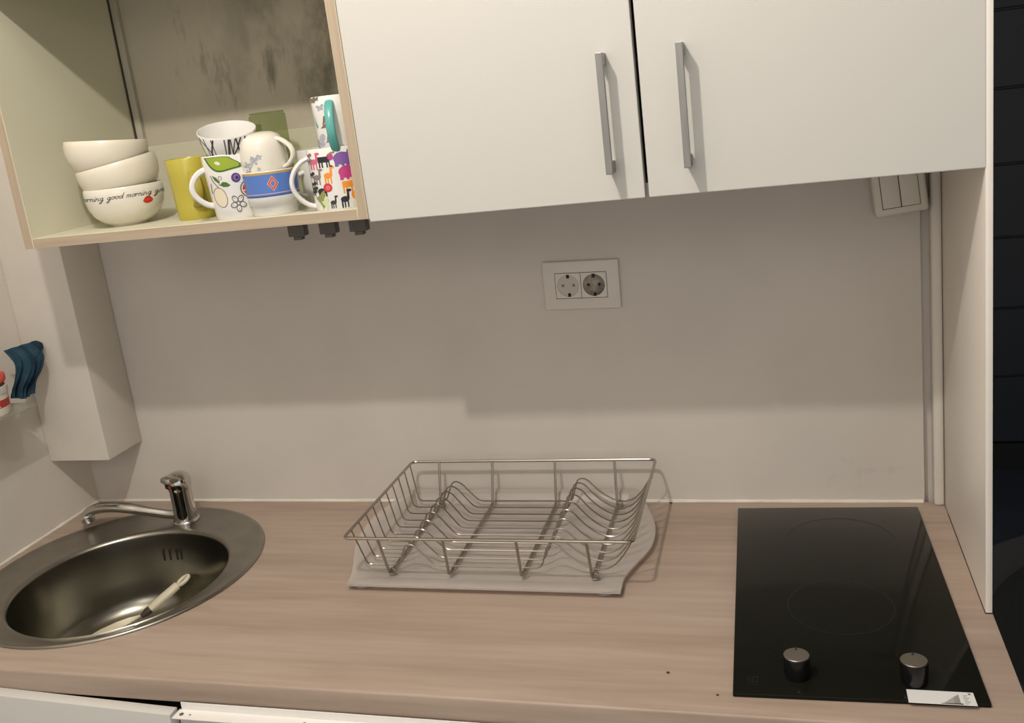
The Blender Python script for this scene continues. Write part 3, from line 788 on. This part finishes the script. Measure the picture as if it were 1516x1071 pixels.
# teacup upside down in the blue cup
def flowers(bm, s):
    for cx, cy, r in ((-.014,.030,.0062),(-.025,.024,.0052),(-.006,.034,.004),(-.026,.014,.004),(-.017,.033,.0035),(-.010,.017,.0030)):
        for k in range(4):
            a_ = k*PI/2+.4; s.put(bm, [ell(cx+r*.6*math.cos(a_), cy+r*.6*math.sin(a_), r*.5, r*.32, 10, rot=a_)], 1)
    s.put(bm, stroke([(-.028,.004),(-.024,.016),(-.016,.028),(-.008,.038)], .0009), 1)
TP = [(.0352,0),(.0356,.010),(.0360,.026),(.0352,.042),(.0328,.053),(.0280,.0610),(.0190,.0655),(.0060,.0672)]
tx, ty = -.8255, -.2890
def teacup():
    t = thing('teacup', 'white teacup with faint blue flowers upside down in the blue-banded cup', 'cup', (tx, ty, .6680))
    t.rotation_mode = 'QUATERNION'; t.rotation_quaternion = qrot(tocam(tx, ty), 2) @ qrot(Vector((0,0,1)).cross(tocam(tx,ty)), 4)
    bm = bmesh.new()
    lathe(bm, [(.0322,.001)]+TP+[(0,.0674)], 56); lathe(bm, [(.0322,.001)]+[(r-.0028, z-.0028) for r, z in TP[1:]]+[(0,.0644)], 56)
    lathe(bm, [(.0352,0),(.0322,.001)], 56)
    s = Surf(TP, phi_to_cam(tx, ty), .0360); flowers(bm, s)
    link('body', bm, ['porcelain','bluegrey'], t, autos=50)
    a_ = s.phi0+.92; c_, s_ = math.cos(a_), math.sin(a_); pts = []
    for k in range(17):
        u = k/16; zz = .056+(.012-.056)*u; pts.append(((s.r(zz)-.002+.021*math.sin(PI*u)**.7)*c_, (s.r(zz)-.002+.021*math.sin(PI*u)**.7)*s_, zz))
    bm = bmesh.new(); tube(bm, pts, .0042, 10, flat=(1.15,.85), up=(-s_, c_, 0)); link('handle', bm, 'porcelain', t)
teacup()
# animal mug
def beast(kind, u, v, k, legs=True):
    """little animal silhouettes, about 14 mm wide at k = 1"""
    e_ = lambda x, y, a_, b_, r_=0: [(u+k*px, v+k*py) for px, py in ell(x, y, a_, b_, 12, rot=r_)]
    r_ = lambda x0, x1, y0, y1: [(u+k*x0, v+k*y0), (u+k*x1, v+k*y0), (u+k*x1, v+k*y1), (u+k*x0, v+k*y1)]
    if kind == 'hippo': return [e_(-.001,.0065,.0085,.0062), e_(.0070,.0085,.0050,.0042), r_(-.0085,-.0050,-.001,.006), r_(-.002,.0005,-.001,.005), r_(.0025,.0060,-.001,.006), e_(.006,.0128,.0016,.0016)]
    if kind == 'cow': return [r_(-.0065,.0045,.003,.0085), r_(-.0062,-.0048,-.002,.004), r_(-.0036,-.0022,-.002,.004), r_(.001,.0024,-.002,.004), r_(.0034,.0046,-.002,.004), e_(.0055,.0078,.0030,.0036)]
    if kind == 'llama': return [e_(-.001,.0045,.0050,.0034), r_(-.0055,-.0036,-.005,.004), r_(-.0024,-.0008,-.005,.003), r_(.0012,.0028,-.005,.003), [(u+k*.0012,v+k*.0045),(u+k*.0042,v+k*.0045),(u+k*.0046,v+k*.0140),(u+k*.0022,v+k*.0140)], e_(.0045,.0138,.0030,.0017)]
    if kind == 'lion': return [e_(-.002,.003,.0050,.0036), r_(-.0062,-.0040,-.003,.003), r_(-.0020,.0000,-.003,.002), r_(.0015,.0032,-.003,.002)]
    if kind == 'croc': return [[(u+k*x, v+k*y) for x, y in ((-.006,.010),(-.001,.012),(.002,.016),(.005,.018),(.006,.012),(.003,.008),(.004,.000),(.001,-.004),(-.001,.002),(-.004,.006))]]
    return [e_(0,.004,.005,.004)]
def zoo(bm, s):
    I = dict(pink=1, navy=2, purple=3, grey=4, orange=5, magenta=6, red=7, ink=8, olive=9, greenlight=10, brown=11)
    def a(kind, u, v, k, col): s.put(bm, beast(kind, u, v, k), I[col])
    a('llama', -.0310,.0665,1.20,'pink'); a('cow', -.0160,.0655,1.50,'navy'); s.put(bm, [ell(-.0072,.0770,.0042,.0048,14)], I['magenta']); s.put(bm, [[(-.0130,.0795),(-.0070,.0835),(.0005,.0850),(-.0005,.0815),(-.0050,.0812)]], I['olive'])
    a('hippo', .0105,.0635,1.50,'purple'); a('hippo', .0150,.0435,1.50,'magenta'); s.put(bm, [ell(.0240,.0570,.0060,.0050,14)], I['purple'])
    a('llama', -.0300,.0440,1.15,'grey'); a('llama', -.0135,.0450,1.25,'orange'); s.put(bm, [ell(-.0082,.0640,.0024,.0014,8)], I['ink'])
    a('lion', -.0240,.0250,1.30,'navy'); s.put(bm, [ell(-.0175,.0335,.0064,.0064,18)], I['red']); s.put(bm, [ell(-.0175,.0335,.0036,.0036,12)], I['pink'])
    a('cow', .0145,.0260,1.65,'orange'); s.put(bm, [ell(.0255,.0380,.0030,.0036,10)], I['brown'])
    a('croc', -.0300,.0080,1.25,'olive'); s.put(bm, beast('croc', -.0245,.0050,.9), I['greenlight'])
    a('llama', -.0120,.0075,.90,'ink'); a('llama', .0060,.0085,1.30,'navy'); s.put(bm, [ell(.0205,.0190,.0056,.0062,14)], I['orange'])
    for u, v in ((-.0395,.0770),(-.0400,.0690),(-.0395,.0500),(-.0385,.0360),(-.0395,.0240),(-.0375,.0290)): s.put(bm, beast('cow', u, v, .7), I['brown' if v > .05 else 'ink'])
    for u, v, c_ in ((.036,.07,'orange'),(.036,.045,'navy'),(.036,.02,'pink'),(.062,.065,'purple'),(.063,.035,'grey'),(-.075,.06,'purple'),(-.075,.03,'orange')): a('hippo', u, v-.01, .9, c_)
ax_, ay_ = -.7115, -.2850
mug('mug', 'white mug with rows of colourful animals against the right side of the open cabinet', 'mug', ax_, ay_, zs, [(.0385,0),(.0400,.003),(.0402,.020),(.0405,.060),(.0410,.0890)], .003,
    ['mugwhite','pink','navy','purple','grey','orange','magenta','red','ink','olive','greenlight','brown'], handle=(-1.50, .006, .078, .030, .0052, (1.2,.75)), art=zoo)
# butterfly mug
def butter(bm, s):
    def bf(u, v, k, mi, rot=0):
        for sg in (-1, 1):
            s.put(bm, [ell(u+sg*k*.0024*math.cos(rot), v+k*(.0016)+sg*k*.0024*math.sin(rot), k*.0026, k*.0018, 10, rot=sg*.7+rot), ell(u+sg*k*.0018*math.cos(rot), v-k*.0016+sg*k*.0018*math.sin(rot), k*.0018, k*.0014, 10, rot=-sg*.6+rot)], mi)
        s.put(bm, [ell(u, v, k*.0005, k*.0030, 8, rot=rot)], mi)
    def wing(u, v, k, mi, sg=1): s.put(bm, [[(u, v), (u+sg*k*.0040, v+k*.0040), (u+sg*k*.0050, v+k*.0125), (u+sg*k*.0030, v+k*.0120), (u+sg*k*.0015, v+k*.0060)], [(u, v), (u+sg*k*.0046, v+k*.0036), (u+sg*k*.0050, v-k*.0020), (u-sg*k*.0030, v-k*.0025)]], mi)
    bf(-.0195,.0710,1.25,3,.2); wing(-.0205,.0450,1.15,1); wing(-.0180,.0230,.75,2); bf(-.0285,.0220,2.4,3,.5)
    s.put(bm, [[(-.0308,.0640),(-.0290,.0540),(-.0262,.0450),(-.0290,.0420),(-.0309,.0500)]], 4)
    bf(-.0290,.0825,1.2,1); bf(-.0230,.0838,.8,1); wing(.0195,.0440,1.25,1,-1); wing(.0155,.0230,.9,2,-1); wing(.0255,.0160,.9,1,-1); bf(.0090,.0120,1.0,2); bf(.0200,.0740,1.2,3,.3)
    for u, v in ((.06,.06),(.075,.03),(-.06,.05),(-.075,.07),(-.055,.02)): bf(u, v, 1.6, 2, .3)
mug('mug', 'white butterfly mug with a teal handle stacked on the animal mug', 'mug', -.7025, ay_+.002, zs+.0755, [(.0270,0),(.0285,.003),(.0298,.012),(.0310,.060),(.0318,.0860)], .003,
    ['mugwhite','brown','grey','bluegrey','teal'], handle=(-.17, .004, .078, .022, .0066, (1.0,.55)), hmat=4, art=butter)
# things further back on the shelf
mug('mug', 'plain white mug half hidden behind the animal mug', 'mug', -.7873, -.175, zs, [(.0360,0),(.0375,.003),(.0380,.030),(.0385,.085)], .003, ['mugwhite'], handle=(-1.1, .014, .052, .021, .0050, (1.2,.8)))
mug('cup', 'white cup mostly hidden behind the yellow mug beside the bowls', 'cup', -1.030, -.150, zs, [(.0250,0),(.0270,.003),(.0340,.018),(.0375,.045),(.0385,.075)], .003, ['mugwhite'])
jar = thing('glass_jar', 'square green glass jar at the back of the open cabinet', 'jar', (-.9130, -.100, zs), (0, 0, math.radians(62)))
bm = bmesh.new(); w_ = .0235
box(bm, -w_, w_, -w_, w_, .0, .149, 0, .004, 3); link('body', bm, 'greenglass', jar)
bm = bmesh.new(); box(bm, -w_-.002, -w_+.0005, -.014, .014, .030, .134, 0, .001); link('raised_panel', bm, 'greenglass', jar)
bm = bmesh.new(); box(bm, -w_+.002, w_-.002, -w_+.002, w_-.002, .1492, .1530, 0, .0015); link('rim', bm, 'greenglass', jar)

# ---------------------------------------------------------------- glass shelf on the left wall and what stands on it
gz = .2925
gs = thing('glass_shelf', 'small glass shelf on the left wall above the sink', 'shelf', (XL, -.30, gz))
bm = bmesh.new(); box(bm, .0003, .0886, -.20, .102, -.006, 0, 0, .001); link('glass_panel', bm, 'shelfglass', gs)
for yy_ in (-.15, .088):
    bm = bmesh.new(); tube(bm, [(.0003,yy_,-.010),(.02,yy_,-.009),(.03,yy_,-.0062)], [.006,.005,.002], 10); link('bracket', bm, 'chrome', gs)
tub = thing('tub', 'white tub with a red label standing on the glass shelf', 'tub', (-1.4815, -.2680, gz+.0002))
TB = [(.0340,0),(.0352,.003),(.0366,.040),(.0370,.046)]
bm = bmesh.new(); lathe(bm, [(0,.002),(.031,.002),(.032,0)]+TB+[(.0355,.0465),(.0335,.012),(0,.012)], 48)
s = Surf(TB, phi_to_cam(-1.4815,-.268), .037)
for k in range(12): s.put(bm, [rect(-.07+.14*k/12, -.07+.14*(k+1)/12, .015, .0290)], 1); s.k -= 1
s.k += 1
t_ = text_bm('X', .0150); bmesh.ops.translate(t_, vec=(.0150,.0168,0), verts=t_.verts); bmesh.ops.triangulate(t_, faces=t_.faces[:]); s.lay(bm, t_, 0, .0009); t_.free()
link('body', bm, ['tub','redlabel'], tub, autos=50)
bm = bmesh.new(); lathe(bm, [(.0372,.0400),(.0385,.0405),(.0385,.0520),(.0372,.0525),(.0350,.0520),(.0350,.0400)], 48, close=True); o = link('collar', bm, 'tublid', tub); o['label'] = 'grey collar'
def lump(name, m, sx, sy, sz, amp, seed, label, cat, loc):
    bm = bmesh.new(); bmesh.ops.create_icosphere(bm, subdivisions=4, radius=1)
    rnd = random.Random(seed); ph = [(rnd.uniform(0,6), Vector((rnd.uniform(-4,4), rnd.uniform(-4,4), rnd.uniform(-4,4)))) for _ in range(6)]
    for v in bm.verts:
        d_ = v.co.copy()
        q_ = Vector([math.copysign(abs(c_)**.6, c_) for c_ in d_])
        f_ = 1+amp*sum(math.sin(p_+k_.dot(d_)) for p_, k_ in ph)/3
        v.co = Vector((q_.x*sx, q_.y*sy, q_.z*sz))*f_
    zmin = min(v.co.z for v in bm.verts)
    for v in bm.verts: v.co.z -= zmin
    o = link(name, bm, m); o.location = loc; return tag(o, label, cat)
lump('sponge', 'sponge', .026, .033, .013, .10, 5, 'red kitchen sponge on top of the white tub on the glass shelf', 'sponge', (-1.4795,-.2630,gz+.0500))
# yellow pad on the red sponge
lump('scourer', 'yellow', .021, .029, .0085, .08, 9, 'yellow scouring pad lying on top of the red kitchen sponge', 'scourer', (-1.4860,-.2660,gz+.0735))
hk = thing('wall_hook', 'small chrome wall hook holding up the teal cloth', 'hook', (XL, -.134, .368))
bm = bmesh.new(); lathe(bm, [(0,0),(.010,0),(.010,.002),(0,.003)], 20); bmesh.ops.rotate(bm, verts=bm.verts, cent=(0,0,0), matrix=Matrix.Rotation(PI/2, 3, 'Y')); bmesh.ops.translate(bm, verts=bm.verts, vec=(.0003,0,0)); link('rosette', bm, 'chrome', hk)
bm = bmesh.new(); tube(bm, rounded([(.002,0,0),(.026,0,0),(.033,0,.006)], .006), .003, 10); link('peg', bm, 'chrome', hk)
# teal cloth draped beside the tub
def cloth():
    bm = bmesh.new(); nu, nv = 36, 22; g = []
    for i in range(nu+1):
        u = i/nu; row = []
        for j in range(nv+1):
            v = j/nv
            top = .3960-.004*u; bot = .2965+.018*abs(u-.45)*1.6
            if u > .72: bot += (u-.72)*.20
            z = top+(bot-top)*v
            wy = 1-.25*max(0, v-.35)
            yc = -.1580-.030*max(0, v-.25)
            y = yc+(u-.5)*.084*wy+.004*math.sin(v*5)
            x = -1.4720+.008*math.sin(u*19+v*2.2)*(.25+.75*v)+.006*math.sin(u*41+v*5)*v+.016*math.sin(PI*min(1, v*1.25))*math.sin(PI*u)**.6
            if v < .34: x += -.012*(1-v/.34)
            row.append(bm.verts.new((x, y, z)))
        g.append(row)
    for i in range(nu):
        for j in range(nv): bm.faces.new([g[i][j], g[i+1][j], g[i+1][j+1], g[i][j+1]])
    ret = bmesh.ops.solidify(bm, geom=bm.faces[:], thickness=.0022)
    o = link('cloth', bm, 'teal_cloth', autos=180)
    return tag(o, 'crumpled teal cloth hanging beside the white tub above the glass shelf', 'cloth')
cloth()

# ---------------------------------------------------------------- below the worktop
bc = thing('base_cabinet', 'white base cabinet under the worktop, its sink front hanging crooked', 'base cabinet', (-.70, -.3, ZF))
def bb(name, x0, x1, y0, y1, z0, z1, m='front', bev=.001): return bxo(name, x0+.70, x1+.70, y0+.3, y1+.3, z0+TOPZ, z1+TOPZ, m, bc, bev)
bb('side_panel', XL+.004, XL+.020, -.565, -.02, ZF+.001, -.0375); bb('side_panel', -.945, -.929, -.565, -.02, ZF+.001, -.0375); bb('side_panel', .145, .161, -.565, -.02, ZF+.001, -.0375)
bb('bottom_panel', XL+.020, .145, -.565, -.02, ZF+.08, ZF+.096)
bb('plinth', XL+.004, .161, -.545, -.530, ZF+.001, ZF+.08)
bb('gap_shade_strip', XL+.020, -.945, -.560, -.545, -.075, -.0375, 'black')  # black strip put in for the shade inside the gap
bb('door', -.9275, -.34, -.6185, -.600, ZF+.09, -.0462); bb('door', -.335, .161, -.6185, -.600, ZF+.09, -.0462)
# crooked front under the sink
bm = bmesh.new(); box(bm, -.585, 0, -.010, .009, -.77, 0, 0, .0012)
o = link('crooked_front', bm, 'front', bc); o.location = (-.9440+.70, -.6075+.3, -.0430+TOPZ); o.rotation_euler = (0, math.radians(2.3), 0); o['label'] = 'white front hanging crooked'
br = thing('edge_bracket', 'white angle strip with screws along the front of the worktop', 'bracket', (-.938, -.60, -.045))
bm = bmesh.new()
box(bm, 0, 1.098, -.0210, -.0002, .0000, .0012, 0); box(bm, .004, 1.098, -.0002-.0008, .0010-.0002, .0012, .0125, 0)
bmesh.ops.translate(bm, verts=bm.verts, vec=(0,-.0012,0))
link('angle', bm, 'bracket', br)
for sx, sr in ((.006,.0034),(.020,.0014),(.199,.0020),(.42,.0020),(.66,.0020),(.9,.0020)):
    bm = bmesh.new(); lathe(bm, [(sr,.0012),(sr*.9,.0018),(0,.0019)], 14, (sx+.004, -.0125, 0)); link('screw', bm, 'dark', br)
# crumbs
for x, y, r, lab in ((-.2513,-.5191,.0019,'dark crumb on the worktop left of the hob knobs'),(-.2990,-.0075,.0020,'dark crumb at the back edge of the worktop right of the rack'),(-.1865,-.5600,.0016,'reddish speck by the front left corner of the hob')):
    bm = bmesh.new(); bmesh.ops.create_icosphere(bm, subdivisions=2, radius=r)
    for v in bm.verts: v.co.z *= .55; v.co.x *= 1.2
    o = link('crumb', bm, 'toolcollar'); o.location = (x, y, r*.5); tag(o, lab, 'crumb')

# ---------------------------------------------------------------- light
def lamp(name, loc, power, radius, col):
    l = bpy.data.lights.new(name, 'POINT'); l.energy = power; l.shadow_soft_size = radius; l.color = col
    o = bpy.data.objects.new(name, l); COL.objects.link(o); o.location = loc; return o
lamp('ceiling_lamp', (-.590, -1.17, 1.590), 42, .022, (1.0, .925, .84))
lamp('soft_fill', (-.35, -2.75, 1.45), 18, .30, (1.0, .93, .85))  # unseen soft fill added to grade the wall under the cabinets
w = bpy.data.worlds.new('room_light'); S.world = w; w.use_nodes = True
bg = w.node_tree.nodes['Background']; bg.inputs['Color'].default_value = (1.0, .955, .90, 1); bg.inputs['Strength'].default_value = .80

# ---------------------------------------------------------------- camera
R = ((0.9570471255083282, 0.04820892304231933, 0.28589630864239235),
     (0.26370880503732663, 0.2650621454742371, -0.9274695278996392),
     (-0.12049259604652718, 0.9630254195895839, 0.24096384691956244))
cd = bpy.data.cameras.new('camera'); co = bpy.data.objects.new('camera', cd); COL.objects.link(co)
mw = Matrix(R).to_4x4(); mw.translation = CAM; co.matrix_world = mw
cd.sensor_fit = 'HORIZONTAL'; cd.sensor_width = 36; cd.lens = 1431.27676/1516*36
cd.shift_x = 15.2963763/1516; cd.shift_y = -42.0455565/1516
cd.clip_start = .02
S.camera = co
# everything was laid out from the worktop: lift the whole place so that the floor is z = 0
for o in S.objects:
    if o.parent is None: o.location.z += TOPZ
S.view_settings.view_transform = 'Standard'; S.view_settings.look = 'None'
S.view_settings.exposure = 0.0; S.view_settings.gamma = 1.0; S.view_settings.use_curve_mapping = False
S.cycles.use_denoising = True
S.cycles.diffuse_bounces = 5; S.cycles.max_bounces = 12; S.cycles.transparent_max_bounces = 16
S.cycles.blur_glossy = .3; S.cycles.sample_clamp_indirect = 8
